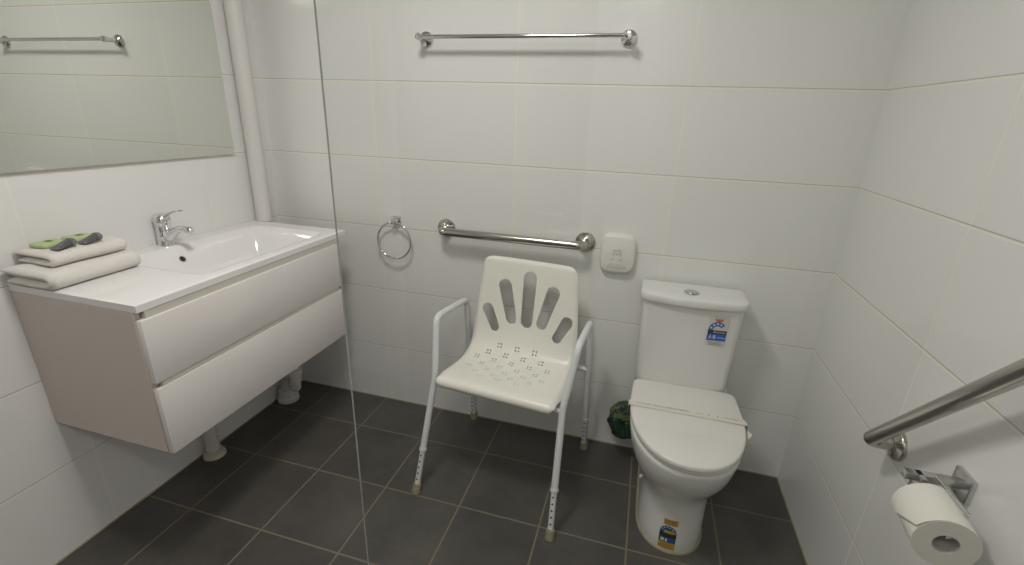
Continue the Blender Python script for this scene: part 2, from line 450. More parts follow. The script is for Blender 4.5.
towel('bath_towel', -.008, .183, -1.045, -.80, VZ, .0235, 2, 'larger folded white towel lying directly on the near end of the vanity top', .03)
TZ1 = VZ+.052
towel('hand_towel', -.006, .150, -1.005, -.806, TZ1, .0165, 2, 'smaller folded white towel on top of the larger one, under the green packets', .0)
TZ2 = TZ1+.0385
def soap(x, y, rot, label):
    t = thing('soap_packet', label, 'soap', (x, y, TZ2), rot, 'green soap packets on the towels')
    bm = bmesh.new()
    pr = rrect(.058, .066, .006, 4)
    add_loft(bm, [[(a*.9, b2*.9, 0) for a, b2 in pr], [(a, b2, .003) for a, b2 in pr], [(a, b2, .008) for a, b2 in pr], [(a*.9, b2*.9, .0115) for a, b2 in pr]])
    obj('wrapper', bm, M['green_paper'], t)
    bm = bmesh.new(); pr = rrect(.020, .016, .003, 3, -.006, .004)
    add_loft(bm, [[(a, b2, .0112) for a, b2 in pr], [(a, b2, .0119) for a, b2 in pr]])
    obj('printed_mark', bm, M['green_print'], t)
soap(.055, -.948, .1, 'pale green soap packet on the folded towels, the left one of two')
soap(.055, -.872, -.05, 'pale green soap packet on the folded towels, the right one nearer the tap')
def bottle(x, y, label):
    t = thing('toiletry_bottle', label, 'bottle', (x, y, TZ2), 0, 'small dark grey bottles on the towels')
    bm = bmesh.new(); rings = []
    for i in range(13):                      # flattened drop: crimped flat end towards -y, round cap end towards +y
        q = i/12; yy = -.026+.040*q; hw = .0175-.0035*q**2; hz = .0012+.0105*(q**.8)
        rings.append([(hw*math.cos(a), yy, .0008+hz+hz*math.sin(a)) for a in [2*PI*k/18 for k in range(18)]])
    add_loft(bm, rings); obj('bottle_body', bm, M['greybottle'], t)
    bm = bmesh.new(); rings = []
    for i in range(8):
        q = i/7; yy = .0135+.017*q; k = math.sqrt(max(0, 1-(max(0, q-.35)/.65)**2*.96)); hw = .0155*k; hz = .0121*k
        rings.append([(hw*math.cos(a), yy, .0129+hz*math.sin(a)) for a in [2*PI*k2/18 for k2 in range(18)]])
    add_loft(bm, rings); obj('bottle_cap', bm, M['bottlecap'], t)
bottle(.115, -.950, 'small dark grey toiletry bottle lying on the towels, the nearer left one')
bottle(.115, -.882, 'small dark grey toiletry bottle lying on the towels, the farther one by the tap side')

# ------------------------------------------------------------------ mirror
t = thing('wall_mirror', 'large frameless mirror on the left wall above the basin', 'mirror', (XL, -.703, 1.202))
Y0, Y1, Z0, Z1 = -.50, .488, 0, .9
bm = bmesh.new(); q = .016
def ring(x, i): return [(x, Y0+i, Z0+i), (x, Y1-i, Z0+i), (x, Y1-i, Z1-i), (x, Y0+i, Z1-i)]
A = [bm.verts.new(p) for p in ring(.0118, q)]; B = [bm.verts.new(p) for p in ring(.0115, 0)]
bm.faces.new(A)
for k in range(4): bm.faces.new((A[k], A[(k+1) % 4], B[(k+1) % 4], B[k]))
C_ = [bm.verts.new(p) for p in ring(.009, 0)]
for k in range(4): bm.faces.new((B[k], B[(k+1) % 4], C_[(k+1) % 4], C_[k]))
bm.faces.new(C_[::-1])
obj('mirror_glass', bm, M['mirror'], t, smooth=False)
box('mirror_backing', (.001, Y0+.006, Z0+.006), (.009, Y1-.006, Z1-.006), M['recess'], t)

# ------------------------------------------------------------------ corner pipe, waste pipes
o = lathe('vertical_pipe', [(.033, 0), (.033, CH-VZ)], (0, 0, 0), (0, 0, 1), M['pvc'], None, 40)
o.location = (.034, -.137, VZ+.0005)
tag(o, 'tall white vertical pipe standing in the back left corner behind the vanity', 'pipe')
t = thing('waste_pipe', 'white waste pipe with round flange on the floor under the near half of the vanity', 'pipe', (.040, -.60, 0), 0, 'pipes under the vanity')
tube('pipe_run', [(0, 0, .012), (0, 0, .457)], .026, M['pvc'], t, 24)
lathe('floor_flange', [(.027, .03), (.031, .028), (.033, .016), (.040, .012), (.043, .006), (.043, 0), (.027, 0)], (0, 0, 0), (0, 0, 1), M['pvcflange'], t, 36)
t = thing('waste_trap', 'white waste trap with bulky elbow under the far end of the vanity', 'pipe', (.046, -.165, 0), 0, 'pipes under the vanity')
lathe('floor_socket', [(.03, .07), (.043, .068), (.045, .06), (.045, .025), (.05, .02), (.05, 0), (.03, 0)], (0, 0, 0), (0, 0, 1), M['pvc'], t, 32)
tube('trap_bend', bend_path([(0, 0, .05), (0, 0, .13), (.035, -.01, .19), (.07, -.03, .16)], .04, 6) , .027, M['pvc'], t, 20)
tube('trap_riser', bend_path([(.07, -.03, .14), (.07, -.03, .12), (.11, -.06, .12), (.11, -.06, .457)], .02, 5), .024, M['pvc'], t, 20)
lathe('trap_nut', [(.024, 0), (.037, .002), (.037, .028), (.024, .03)], (.11, -.06, .20), (0, 0, 1), M['pvc'], t, 12)

# ------------------------------------------------------------------ shower screen
gx = 1.6456-.738*(.55); gy = -1.8237+.55
t = thing('shower_screen', 'clear frameless glass screen whose thin vertical edge stands right of the vanity', 'screen', (gx, gy, 0))
bm = bmesh.new(); fs = add_box(bm, (0, -.002, .012), (W-gx-.012, .002, 2.1))
bm.normal_update()
for f in bm.faces: f.material_index = 0 if abs(f.normal.y) > .5 else 1
obj('glass_panel', bm, [M['glass'], M['glass_edge']], t, smooth=False)
box('wall_channel', (W-gx-.018, -.009, .012), (W-gx-.0005, .009, 2.1), M['dulled'], t, .001, 1)
box('floor_channel', (0.0, -.009, .0003), (W-gx-.0005, .009, .018), M['dulled'], t, .001, 1)

# ------------------------------------------------------------------ towel rail, grab rails, towel ring
t = thing('towel_rail', 'long thin chrome towel rail high on the back wall', 'towel rail', (1.157, 0, 1.65))
for s in (-1, 1):
    x = s*.376
    p = lathe('wall_flange', [(.0275, -.0005), (.0275, .006), (.0245, .010), (.014, .013), (.0105, .016)], (x, 0, 0), (0, -1, 0), M['chrome'], t, 32)
    lathe('post', [(.0102, .012), (.0102, .05), (.0125, .054), (.0125, .076), (.0105, .079), (0, .08)], (x, 0, 0), (0, -1, 0), M['chrome'], p, 24)
tube('rail_bar', [(-.388, -.066, 0), (.382, -.066, 0)], .0075, M['chrome'], t, 20)

def grab(name, p0, p1, outv, d, label, r=.0172):
    p0, p1, ov = Vector(p0), Vector(p1), Vector(outv)
    t = thing(name, label, 'grab rail', p0, 0, 'steel grab rails')
    q = p1-p0
    pth = bend_path([Vector((0, 0, 0))+ov*.008, ov*d, q+ov*d, q+ov*.008], .030, 9)
    tube('rail_tube', pth, r, M['brushed'], t, 28)
    for c in (Vector((0, 0, 0)), q):
        lathe('cover_flange', [(.0405, -.0005), (.0405, .005), (.038, .009), (.020, .012), (.0165, .015)], c, ov, M['brushed'], t, 36)
grab('grab_rail', (.853, 0, .925), (1.447, 0, .925), (0, -1, 0), .068, 'horizontal stainless steel grab rail on the back wall above the shower chair')
grab('grab_rail', (W, -.634, .655), (W, -1.15, 1.246), (-1, 0, 0), .066, 'sloping stainless steel grab rail on the right wall above the paper roll')

t = thing('towel_ring', 'chrome towel ring hanging on the back wall left of the horizontal grab rail', 'towel ring', (.618, 0, .938))
box('wall_plate', (-.0195, -.008, -.0195), (.0195, .0005, .0195), M['chrome'], t, .002, 2)
bm = bmesh.new(); add_box(bm, (-.012, -.040, -.013), (.012, -.007, .010), .002, 2); obj('bracket', bm, M['chrome'], t)
tube('ring', [(.080*math.sin(a), -.034+.008*(math.cos(a)-1)*.5, -.084+.080*math.cos(a)) for a in [2*PI*k/64 for k in range(64)]], .0042, M['chrome'], t, 12, True)

# ------------------------------------------------------------------ wall dispenser
t = thing('sanitary_bag_dispenser', 'white rounded plastic dispenser with raised emblem on the wall left of the cistern', 'dispenser', (1.577, 0, .895))
bm = bmesh.new(); rings = []
for k, y in ((1, .0005), (1, -.014), (.985, -.020), (.95, -.025), (.88, -.028)):
    pts = []
    for a in range(56):
        an = 2*PI*a/56; n_ = 4.6
        c, s = math.cos(an), math.sin(an)
        X = .068*k*math.copysign(abs(c)**(2/n_), c); Z = .077*k*math.copysign(abs(s)**(2/n_), s)
        X *= 1-.06*(abs(Z)/.077)**2
        pts.append((X, y, Z))
    rings.append(pts)
add_loft(bm, rings); obj('housing', bm, M['abs'], t, ang=50)
bm = bmesh.new()
for lo_, hi_ in (((-.018, -.031, -.006), (-.0135, -.0275, .016)), ((.0095, -.031, -.006), (.014, -.0275, .016)), ((-.018, -.031, .016), (.014, -.0275, .0205)),
                 ((-.008, -.031, .000), (.004, -.0275, .010)), ((-.024, -.031, -.020), (-.010, -.0275, -.0165)), ((.006, -.031, -.020), (.020, -.0275, -.0165))):
    add_box(bm, lo_, hi_, .0008, 1)
obj('raised_emblem', bm, M['emboss'], t)
bm = bmesh.new()
x = -.034
for w_ in (.006, .004, .006, .005, .006, .005, .004, .006, .005, .005):
    add_box(bm, (x, -.030, -.055), (x+w_, -.0275, -.045), .0006, 1); x += w_+.0021
add_box(bm, (-.030, -.030, -.040), (.030, -.0275, -.0385), .0005, 1)
obj('raised_strip', bm, M['emboss'], t)

# ------------------------------------------------------------------ toilet
TXC = 1.881
t = thing('toilet', 'white close-coupled toilet with closed lid and tall cistern near the right wall', 'toilet', (TXC, 0, 0))
def dshape(hw, yb, yf, mid, z, n=22, rb=.03, ex=2.2):
    """closed outline: straight back, rounded back corners, super-elliptic front"""
    pts = []
    for i in range(n+1):                    # front half from +x to -x
        a = PI*i/n; c, s = math.cos(a), math.sin(a)
        pts.append((hw*math.copysign(abs(c)**(2/ex), c), mid+(yf-mid)*abs(s)**(2/ex), z))
    hb = hw*.97
    for i in range(5):
        q = i/4; pts.append((-hw+(hw-hb)*q, mid+(yb+rb-mid if yb < mid else yb-rb-mid)*((i+1)/5), z))
    for i in range(1, 5):
        a = PI/2*i/4; pts.append((-hb+rb*(1-math.cos(a)), yb-rb+rb*math.sin(a), z))
    for i in range(1, 8): pts.append((-hb+rb+(2*hb-2*rb)*i/8, yb, z))
    for i in range(0, 5):
        a = PI/2*(1-i/4); pts.append((hb-rb+rb*math.cos(a)*1, yb-rb+rb*math.sin(a), z))
    for i in range(5):
        q = (i+1)/6; pts.append((hb+(hw-hb)*q, yb-rb+(mid-yb+rb)*q, z))
    return pts
BOWL = ((.0, .112, -.512, -.36, -.03), (.006, .1135, -.514, -.36, -.03), (.05, .112, -.510, -.36, -.03), (.12, .111, -.502, -.36, -.03), (.18, .1125, -.499, -.36, -.03),
        (.215, .120, -.508, -.36, -.028), (.245, .134, -.525, -.355, -.026), (.275, .151, -.547, -.345, -.024), (.31, .167, -.570, -.335, -.022), (.35, .178, -.586, -.325, -.02),
        (.385, .1835, -.595, -.32, -.02), (.396, .1835, -.595, -.32, -.02), (.402, .179, -.590, -.32, -.02), (.403, .172, -.580, -.32, -.03))
bm = bmesh.new(); rings = []
for z, hw, yf, mid, yb in BOWL:
    rings.append(dshape(hw, yb, yf, mid, z))
add_loft(bm, rings); obj('bowl', bm, M['ceramic'], t, ang=60)
bm = bmesh.new(); add_loft(bm, [dshape(.118, -.028, -.519, -.36, 0.0003), dshape(.116, -.028, -.517, -.36, .005), dshape(.110, -.03, -.508, -.36, .008)]); obj('floor_seal', bm, M['silicone'], t)
for s in (-1, 1):
    lathe('bolt_cap', [(.0075, -.003), (.0075, .002), (.005, .005), (0, .006)], (s*.1110, -.270, .085), (s, 0, 0), M['abs'], t, 18)
def plate(name, z0, z1, hw, yb, yf, mid, mat, par, e=.005, dome=0):
    bm = bmesh.new()
    add_loft(bm, [dshape(hw-e*.6, yb-e*.6, yf+e*.6, mid, z0), dshape(hw, yb, yf, mid, z0+e*.5), dshape(hw, yb, yf, mid, z1-e), dshape(hw-e*.35, yb-e*.35, yf+e*.35, mid, z1-e*.3),
                  dshape(hw-e*1.3, yb-e*1.3, yf+e*1.3, mid, z1), dshape(hw*.5, yb-.1, yf+.13, mid, z1+dome)])
    return obj(name, bm, mat, par, ang=50)
plate('seat', .4055, .4185, .184, -.142, -.597, -.30, M['seatplastic'], t)
lid = plate('lid', .4225, .4405, .189, -.140, -.605, -.30, M['seatplastic'], t, .006, .001)
for s in (-1, 1):
    tube('hinge', [(s*.075-.02, -.150, .423), (s*.075+.02, -.150, .423)], .009, M['seatplastic'], t, 14)
# cistern
bm = bmesh.new(); rings = []
def cist(w, yb, yf, r, z, bow=.012, n=10):
    pts = []
    for i in range(n*2+1):
        q = -1+i/n; pts.append((w*q*(1-r/w), yf-bow*(1-q*q), z))
    for i in range(1, 8): a = PI/2*i/7; pts.append((w-r+r*math.sin(a), yf+r-r*math.cos(a), z))
    for i in range(1, 6): pts.append((w, yf+r+(yb-yf-r)*i/6, z))
    for i in range(0, n*2+1):
        q = 1-i/n; pts.append((w*q, yb, z))
    for i in range(1, 6): pts.append((-w, yb+(yf+r-yb)*i/6, z))
    for i in range(7, 0, -1): a = PI/2*i/7; pts.append((-w+r-r*math.sin(a), yf+r-r*math.cos(a), z))
    return pts
for z, w, yf in ((.4035, .160, -.128), (.41, .164, -.133), (.45, .167, -.140), (.60, .170, -.150), (.74, .172, -.160), (.775, .172, -.162)):
    rings.append(cist(w, -.022, yf, .028, z))
add_loft(bm, rings); ci = obj('cistern', bm, M['ceramic'], t, ang=50); ci.location.x = -.014
bm = bmesh.new()
rings = [cist(w, -.026, yf, r, z, .016) for z, w, yf, r in ((.7755, .176, -.166, .034), (.777, .182, -.174, .04), (.780, .184, -.176, .04), (.800, .184, -.176, .04), (.805, .1815, -.173, .04), (.807, .177, -.168, .04), (.808, .150, -.142, .035))]
add_loft(bm, rings); cl = obj('cistern_lid', bm, M['ceramic'], t, ang=50); cl.location.x = -.016
bx, by, bz = -.008, -.120, .808
lathe('button_bezel', [(.029, -.002), (.029, .002), (.026, .004), (.024, .0025), (0, .0025)], (bx, by, bz), (0, 0, 1), M['chrome'], cl, 36)
for s, ww in ((-1, .0), (1, .0)):
    bm = bmesh.new(); pr = [(.021*math.cos(a), .021*math.sin(a)) for a in [(-PI/2+.12)+(PI-.24)*k/14 for k in range(15)]]
    if s < 0: pr = [(-a, b2) for a, b2 in pr][::-1]
    add_loft(bm, [[(bx+a, by+b2, bz+.0022) for a, b2 in pr], [(bx+a, by+b2, bz+.005) for a, b2 in pr]])
    obj('flush_button', bm, M['dulled'], cl)
# labels
def cist_y(z, dx):                       # front face of the cistern
    pr = [(.60, -.150), (.74, -.160), (.775, -.162)]
    yf = pr[0][1]+(pr[1][1]-pr[0][1])*(z-.60)/.14
    q = max(-1, min(1, dx/.144)); return yf-.012*(1-q*q)
def on_c(dx, z, lift): return (dx, cist_y(z, dx)-lift, z)
def shape_c(bm, poly, lift, mi, th=.0003):
    poly = [(LXc+(a-LXc)*LK, LZc+(b2-LZc)*LK) for a, b2 in poly]
    add_loft(bm, [[on_c(a, b2, lift-th) for a, b2 in poly], [on_c(a, b2, lift) for a, b2 in poly]], True, mi)
LXc = .076; LZc = .690                   # water rating label centre
bm = bmesh.new()
def rc(x0, x1, z0, z1): return [(LXc+x0, LZc+z0), (LXc+x1, LZc+z0), (LXc+x1, LZc+z1), (LXc+x0, LZc+z1)]
LK = 1.13
shape_c(bm, rc(-.027, .030, -.052, .052), .0006, 0)
arc = [(LXc+.027*math.cos(a)*.98, LZc+.004+.030*math.sin(a)) for a in [PI-(PI*.78)*k/16 for k in range(17)]]
arc2 = [(LXc+.0135*math.cos(a), LZc+.004+.015*math.sin(a)) for a in [PI-(PI*.78)*k/16 for k in range(17)]]
for k in range(16): shape_c(bm, [arc[k], arc[k+1], arc2[k+1], arc2[k]], .0010, 1)
shape_c(bm, rc(-.027, .029, -.009, .004), .0010, 2)
shape_c(bm, rc(-.027, .029, -.033, -.009), .0010, 1)
for a in (2.75, 2.2, 1.65, 1.1):         # stars of the rating arch
    cx, cz = LXc+.0205*math.cos(a), LZc+.004+.0225*math.sin(a)
    st = []
    for k in range(10):
        rr = .0048 if k % 2 == 0 else .0021; st.append((cx+rr*math.sin(k*PI/5), cz+rr*math.cos(k*PI/5)))
    shape_c(bm, st, .0014, 3)
shape_c(bm, [(LXc-.014, LZc+.047), (LXc-.006, LZc+.043), (LXc+.001, LZc+.045), (LXc+.008, LZc+.043), (LXc+.016, LZc+.047), (LXc+.010, LZc+.036), (LXc+.001, LZc+.033), (LXc-.008, LZc+.036)], .0012, 4)
shape_c(bm, [(LXc-.008, LZc+.030), (LXc+.010, LZc+.030), (LXc+.010, LZc+.0285), (LXc-.008, LZc+.0285)], .0012, 5)
RX = Matrix.Rotation(PI/2, 4, 'X')
def tx(s, size, dx, dz, mi):
    p = on_c(LXc+dx*LK, LZc+dz*LK, .0014); text_mesh(bm, s, size*LK, Matrix.Translation(p) @ RX, mi, .0003)
tx('WATER RATING', .0062, .001, -.0025, 3)
tx('3.8', .018, -.012, -.020, 3); tx('litres/flush', .0062, .014, -.021, 3)
for z in (-.039, -.0435, -.048): shape_c(bm, rc(-.019, .021, z, z+.0014), .0010, 5)
obj('water_rating_label', bm, [M['l_pale'], M['l_blue'], M['l_black'], M['l_white'], M['l_orange'], M['bandprint']], t, smooth=False)['label'] = 'blue and white water rating sticker with star arch'
# sticker on the foot of the bowl: follows the curved front
def on_b(s, z, lift):
    a = PI*1.5+(s/.13) ; ex = 2.2
    c, sn = math.cos(a), math.sin(a)
    for A_, B_ in zip(BOWL, BOWL[1:]):
        if A_[0] <= z <= B_[0]:
            q = (z-A_[0])/(B_[0]-A_[0]); hw = A_[1]+(B_[1]-A_[1])*q+lift+.0006; yf = A_[2]+(B_[2]-A_[2])*q-lift-.0006
    return (hw*math.copysign(abs(c)**(2/ex), c), -.36+(yf+.36)*abs(sn)**(2/ex), z)
SX, SZ = -.016, .070
def shape_b(bm, poly, lift, mi, th=.0003):
    add_loft(bm, [[on_b(SX+a, SZ+b2, lift-th) for a, b2 in poly], [on_b(SX+a, SZ+b2, lift) for a, b2 in poly]], True, mi)
def strips(x0, x1, z0, z1, n=8): return [[(x0+(x1-x0)*i/n, z0), (x0+(x1-x0)*(i+1)/n, z0), (x0+(x1-x0)*(i+1)/n, z1), (x0+(x1-x0)*i/n, z1)] for i in range(n)]
bm = bmesh.new()
for p in strips(-.027, .028, -.056, -.030): shape_b(bm, p, .0012, 0)
for p in strips(-.017, .028, .038, .060): shape_b(bm, p, .0012, 0)
n = 14
for i in range(n):
    x0 = -.027+.055*i/n; x1 = -.027+.055*(i+1)/n
    z_ = lambda x: .008+.026*math.sqrt(max(0, 1-((x-.0005)/.0278)**2))
    shape_b(bm, [(x0, -.006), (x1, -.006), (x1, z_(x1)), (x0, z_(x0))], .0012, 1)
for p in strips(-.012, .024, .006, .016): shape_b(bm, p, .0016, 0)
for p in strips(-.027, .028, -.010, .006): shape_b(bm, p, .0016, 2)
for p in strips(-.027, .028, -.030, -.010): shape_b(bm, p, .0014, 1)
for i in range(5):
    a = 2.7-.5*i; cx, cz = .0205*math.cos(a), .010+.0195*math.sin(a)
    shape_b(bm, [(cx+(.0035 if k % 2 == 0 else .0016)*math.sin(k*PI/5), cz+(.0035 if k % 2 == 0 else .0016)*math.cos(k*PI/5)) for k in range(10)], .0018, 3)
for p in strips(-.020, -.008, -.026, -.016, 2)+strips(-.004, .003, -.026, -.016, 2): shape_b(bm, p, .0017, 3)
for z in (.042, .048, .053):
    for p in strips(-.012, .022, z, z+.002): shape_b(bm, p, .0016, 4)
for z in (-.051, -.045, -.039):
    for p in strips(-.020, .022, z, z+.0018): shape_b(bm, p, .0016, 4)
obj('foot_sticker', bm, [M['l_yellow'], M['l_blue2'], M['l_black'], M['l_pale'], M['l_brown']], t, smooth=False)['label'] = 'yellow, blue and black rating sticker low on the bowl'

# paper strip across the lid
bm = bmesh.new(); rings = []
nn = 44
def wav(i): return .0032*noise.noise(Vector((i*.8, 3.1, .4)))+.0018*noise.noise(Vector((i*2.2, 1.1, .4)))
path = [(-.1945, .405), (-.1948, .4400)]+[(-.1925+.385*i/nn, .4433+.0012*abs(noise.noise(Vector((i*.45, 0, 0))))) for i in range(nn+1)]+[(.1948, .4400), (.1955, .405)]
TOPP, BOTP = [], []
cr = []
for i, (x, z) in enumerate(path):
    ya, yb = -.312+wav(i), -.343+.001*wav(i)
    cr.append((x, ya, yb, z))
def strip_loft(bm, rows, th, mi=0):
    add_loft(bm, [[(x, ya, z), (x, (ya+yb)/2, z+.0012), (x, yb, z), (x, yb, z-th), (x, ya, z-th)] for x, ya, yb, z in rows], True, mi)
strip_loft(bm, cr, .0006)
o = obj('paper_strip', bm, [M['band'], M['bandprint']], None, ang=60)
me = o.data
bm = bmesh.new(); bm.from_mesh(me)
k = 0
for i in range(2, 40):
    if random.random() < .8:
        x = -.185+.0095*i; w_ = random.uniform(.003, .008); y_ = -.3215+random.uniform(-.001, .001); hgt = random.uniform(.0015, .0032)
        add_box(bm, (x, y_-hgt, .4446), (x+w_, y_+hgt*.3, .4451), 0, 1, 1)
vs = [bm.verts.new(p) for p in ((.196, -.343, .424), (.212, -.352, .418), (.196, -.372, .410), (.196, -.343, .4235), (.212, -.352, .4175), (.196, -.372, .4095))]
bm.faces.new(vs[:3]); bm.faces.new(vs[3:][::-1])
for a in range(3): bm.faces.new((vs[a], vs[(a+1) % 3], vs[3+(a+1) % 3], vs[3+a]))
bmesh.ops.recalc_face_normals(bm, faces=bm.faces[:]); bm.to_mesh(me); bm.free()
o.location = (TXC, 0, 0)
tag(o, 'torn white printed paper strip wrapped across the closed toilet lid', 'paper strip')

# green plastic bag behind the toilet
bm = bmesh.new(); bmesh.ops.create_icosphere(bm, subdivisions=5, radius=1)
for v in bm.verts:
    p = v.co.copy(); d = p.normalized()
    a = noise.noise(d*2.1+Vector((3, 1, 7)))*.16+noise.noise(d*5.2)*.08-abs(noise.noise(d*8.5+Vector((1, 5, 2))))*.10
    k = 1+a
    fr_ = d.dot(Vector((.30, -.75, .25)).normalized())
    if fr_ > .45: k -= (fr_-.45)*1.15          # the hollow opening towards the room
    v.co = Vector((d.x*.068*k, d.y*.062*k, d.z*.082*k*(1.1 if d.z > 0 else 1)))
fcs = [f for f in bm.faces if .50 < f.calc_center_median().normalized().z < .86 and noise.noise(f.calc_center_median()*60) > -.15]
for f in fcs: f.material_index = 1
t = thing('green_bag', 'crumpled dark green plastic bag hanging low behind the left side of the toilet', 'bag', (1.684, -.078, .188))
obj('bag_body', bm, [M['bag'], M['bagrim']], t, ang=180)
bm = bmesh.new(); add_tube(bm, bend_path([(.03, .0, .06), (.042, .02, .10), (.046, .030, .135)], .03, 4), [.02, .018, .016, .014, .012, .011, .009], 12) if False else add_tube(bm, [(.020, .0, .045), (.032, .022, .066), (.038, .040, .074)], [.030, .018, .009], 14)
obj('bag_neck', bm, M['bag'], t)
t = thing('stop_tap', 'small chrome stop tap on the back wall hidden behind the left of the toilet', 'tap', (1.722, 0, .262))
lathe('tap_flange', [(.013, -.0005), (.013, .004), (.009, .008)], (0, 0, 0), (0, -1, 0), M['chrome'], t, 24)
lathe('tap_stem', [(.007, 0), (.007, .03), (.010, .031), (.010, .045), (0, .046)], (0, 0, 0), (0, -1, 0), M['chrome'], t, 18)

# ------------------------------------------------------------------ toilet roll and holder
RXC, RZ = 2.249, .696
t = thing('toilet_roll', 'white toilet paper roll hanging on the right wall under the sloping grab rail', 'toilet roll', (RXC, -.95, RZ), math.radians(-7))
def spiral(rmax, n=72, a0=math.radians(192)):
    return [((rmax-.0045+.0045*(1-i/(n-1)))*math.cos(a0+2*PI*i/(n-1)*.9999) , (rmax-.0045+.0045*(1-i/(n-1)))*math.sin(a0+2*PI*i/(n-1)*.9999)) for i in range(n)]
bm = bmesh.new(); n = 72
# viewed from -y the loose end lies on the left, its edge facing down
prof = []
a0 = math.radians(188)
for i in range(n):
    q = i/(n-1); a = a0-2*PI*q; r = .0500-.0004*q
    prof.append((r*math.cos(a), r*math.sin(a)))
core = [(.0205*math.cos(a0-2*PI*i/(n-1)), .0205*math.sin(a0-2*PI*i/(n-1))) for i in range(n)]
Vs = {}
for key, pr, yy in (('of', prof, -.05), ('ob', prof, .05), ('cf', core, -.05), ('cb', core, .05)):
    Vs[key] = [bm.verts.new((a, yy, b2)) for a, b2 in pr]
for i in range(n-1):
    bm.faces.new((Vs['of'][i], Vs['of'][i+1], Vs['ob'][i+1], Vs['ob'][i])).material_index = 0
    bm.faces.new((Vs['cf'][i], Vs['cf'][i+1], Vs['of'][i+1], Vs['of'][i])).material_index = 1
    bm.faces.new((Vs['cb'][i], Vs['cb'][i+1], Vs['ob'][i+1], Vs['ob'][i])).material_index = 1
    bm.faces.new((Vs['cf'][i], Vs['cf'][i+1], Vs['cb'][i+1], Vs['cb'][i])).material_index = 1
bm.faces.new((Vs['of'][0], Vs['ob'][0], Vs['ob'][-1], Vs['of'][-1])).material_index = 0
# loose outer sheet: over the top and down the left side, torn off aslant
R_ = []
for a in range(9):
    yy = .05-.0995*a/8; end = math.radians(206-52*a/8); row = []
    for k in range(25):
        q = k/24; an = math.radians(40)+(end-math.radians(40))*q
        rr = .0503+.0048*q**2.2; row.append((rr*math.cos(an), yy, rr*math.sin(an)))
    R_.append(row)
up_ = [[bm.verts.new(p) for p in row] for row in R_]
dn_ = [[bm.verts.new((p[0]*.988, p[1], p[2]*.988)) for p in row] for row in R_]
for a in range(8):
    for k in range(24):
        bm.faces.new((up_[a][k], up_[a][k+1], up_[a+1][k+1], up_[a+1][k])); bm.faces.new((dn_[a][k], dn_[a+1][k], dn_[a+1][k+1], dn_[a][k+1]))
    bm.faces.new((up_[a][24], dn_[a][24], dn_[a+1][24], up_[a+1][24]))
for k in range(24):
    for a in (0, 8): bm.faces.new((up_[a][k], dn_[a][k], dn_[a][k+1], up_[a][k+1]))
obj('paper', bm, [M['paper'], M['paper_side']], t, ang=50)
bm = bmesh.new(); n = 48
R1 = [[bm.verts.new((r*math.cos(2*PI*k/n), yy, r*math.sin(2*PI*k/n))) for k in range(n)] for r, yy in ((.0204, -.0495), (.0204, .0495), (.0192, .0495), (.0192, -.0495))]
for i in range(4):
    a, b2 = R1[i], R1[(i+1) % 4]
    for k in range(n): bm.faces.new((a[k], a[(k+1) % n], b2[(k+1) % n], b2[k]))
obj('cardboard_core', bm, M['card'], t)
t = thing('toilet_roll_holder', 'square chrome toilet roll holder on the right wall behind the paper roll', 'roll holder', (W, -.863, .733))
box('wall_plate', (-.010, -.027, -.027), (.0005, .027, .027), M['dulled'], t, .002, 2)
bm = bmesh.new(); add_box(bm, (-.105, -.009, -.006), (-.008, .009, .010), .0015, 2); obj('arm', bm, M['dulled'], t)
rz = RZ+.0125-.733
bm = bmesh.new()
add_box(bm, (RXC-W-.006, -.022, rz-.005), (RXC-W+.006, .009, .010), .001, 2)
add_box(bm, (RXC-W-.006, -.128, rz-.006), (RXC-W+.006, -.012, rz+.006), .001, 2)
obj('roll_bar', bm, M['dulled'], t)
bm = bmesh.new(); add_tube(bm, [(-.055, -.006, .012), (-.052, -.105, .012)], .0032, 10); add_tube(bm, [(-.052, -.100, .004), (-.052, -.105, .013)], .0036, 10)
obj('retaining_wire', bm, M['dulled'], t)

# ------------------------------------------------------------------ shower chair
ct = thing('shower_chair', 'white shower chair with moulded slotted plastic seat and tubular legs below the grab rail', 'chair', (1.226, -.308, 0), math.radians(-5.5))
prof = [(-.170, .430), (-.182, .441), (-.184, .456), (-.174, .468), (-.154, .472), (-.115, .469), (-.06, .463), (.0, .459), (.035, .461), (.070, .469), (.099, .486), (.121, .513), (.137, .550), (.147, .595), (.155, .645), (.166, .72), (.178, .80), (.184, .838), (.188, .852)]
# smooth the profile (Catmull-Rom) and index it by arc length
def cr_(p, n=8):
    out = []
    for i in range(len(p)-1):
        a = p[max(0, i-1)]; b2 = p[i]; c = p[i+1]; d = p[min(len(p)-1, i+2)]
        for k in range(n):
            q = k/n
            out.append(tuple(.5*((2*b2[j])+(-a[j]+c[j])*q+(2*a[j]-5*b2[j]+4*c[j]-d[j])*q*q+(-a[j]+3*b2[j]-3*c[j]+d[j])*q**3) for j in range(2)))
    out.append(p[-1]); return out
PR = cr_(prof)
S = [0]
for a, b2 in zip(PR, PR[1:]): S.append(S[-1]+math.hypot(b2[0]-a[0], b2[1]-a[1]))
LEN = S[-1]
def at_s(s):
    s = max(0, min(LEN, s))
    for i in range(len(S)-1):
        if S[i+1] >= s:
            q = (s-S[i])/((S[i+1]-S[i]) or 1); a, b2 = PR[i], PR[i+1]
            l = math.hypot(b2[0]-a[0], b2[1]-a[1]) or 1
            return a[0]+(b2[0]-a[0])*q, a[1]+(b2[1]-a[1])*q, -(b2[1]-a[1])/l, (b2[0]-a[0])/l
def s_of(y=None, z=None):
    best = min(range(len(PR)), key=lambda i: abs(PR[i][1]-z) if z is not None else (abs(PR[i][0]-y) if PR[i][1] < .5 and i > 30 else 9))
    return S[best]
sj = s_of(z=.50)
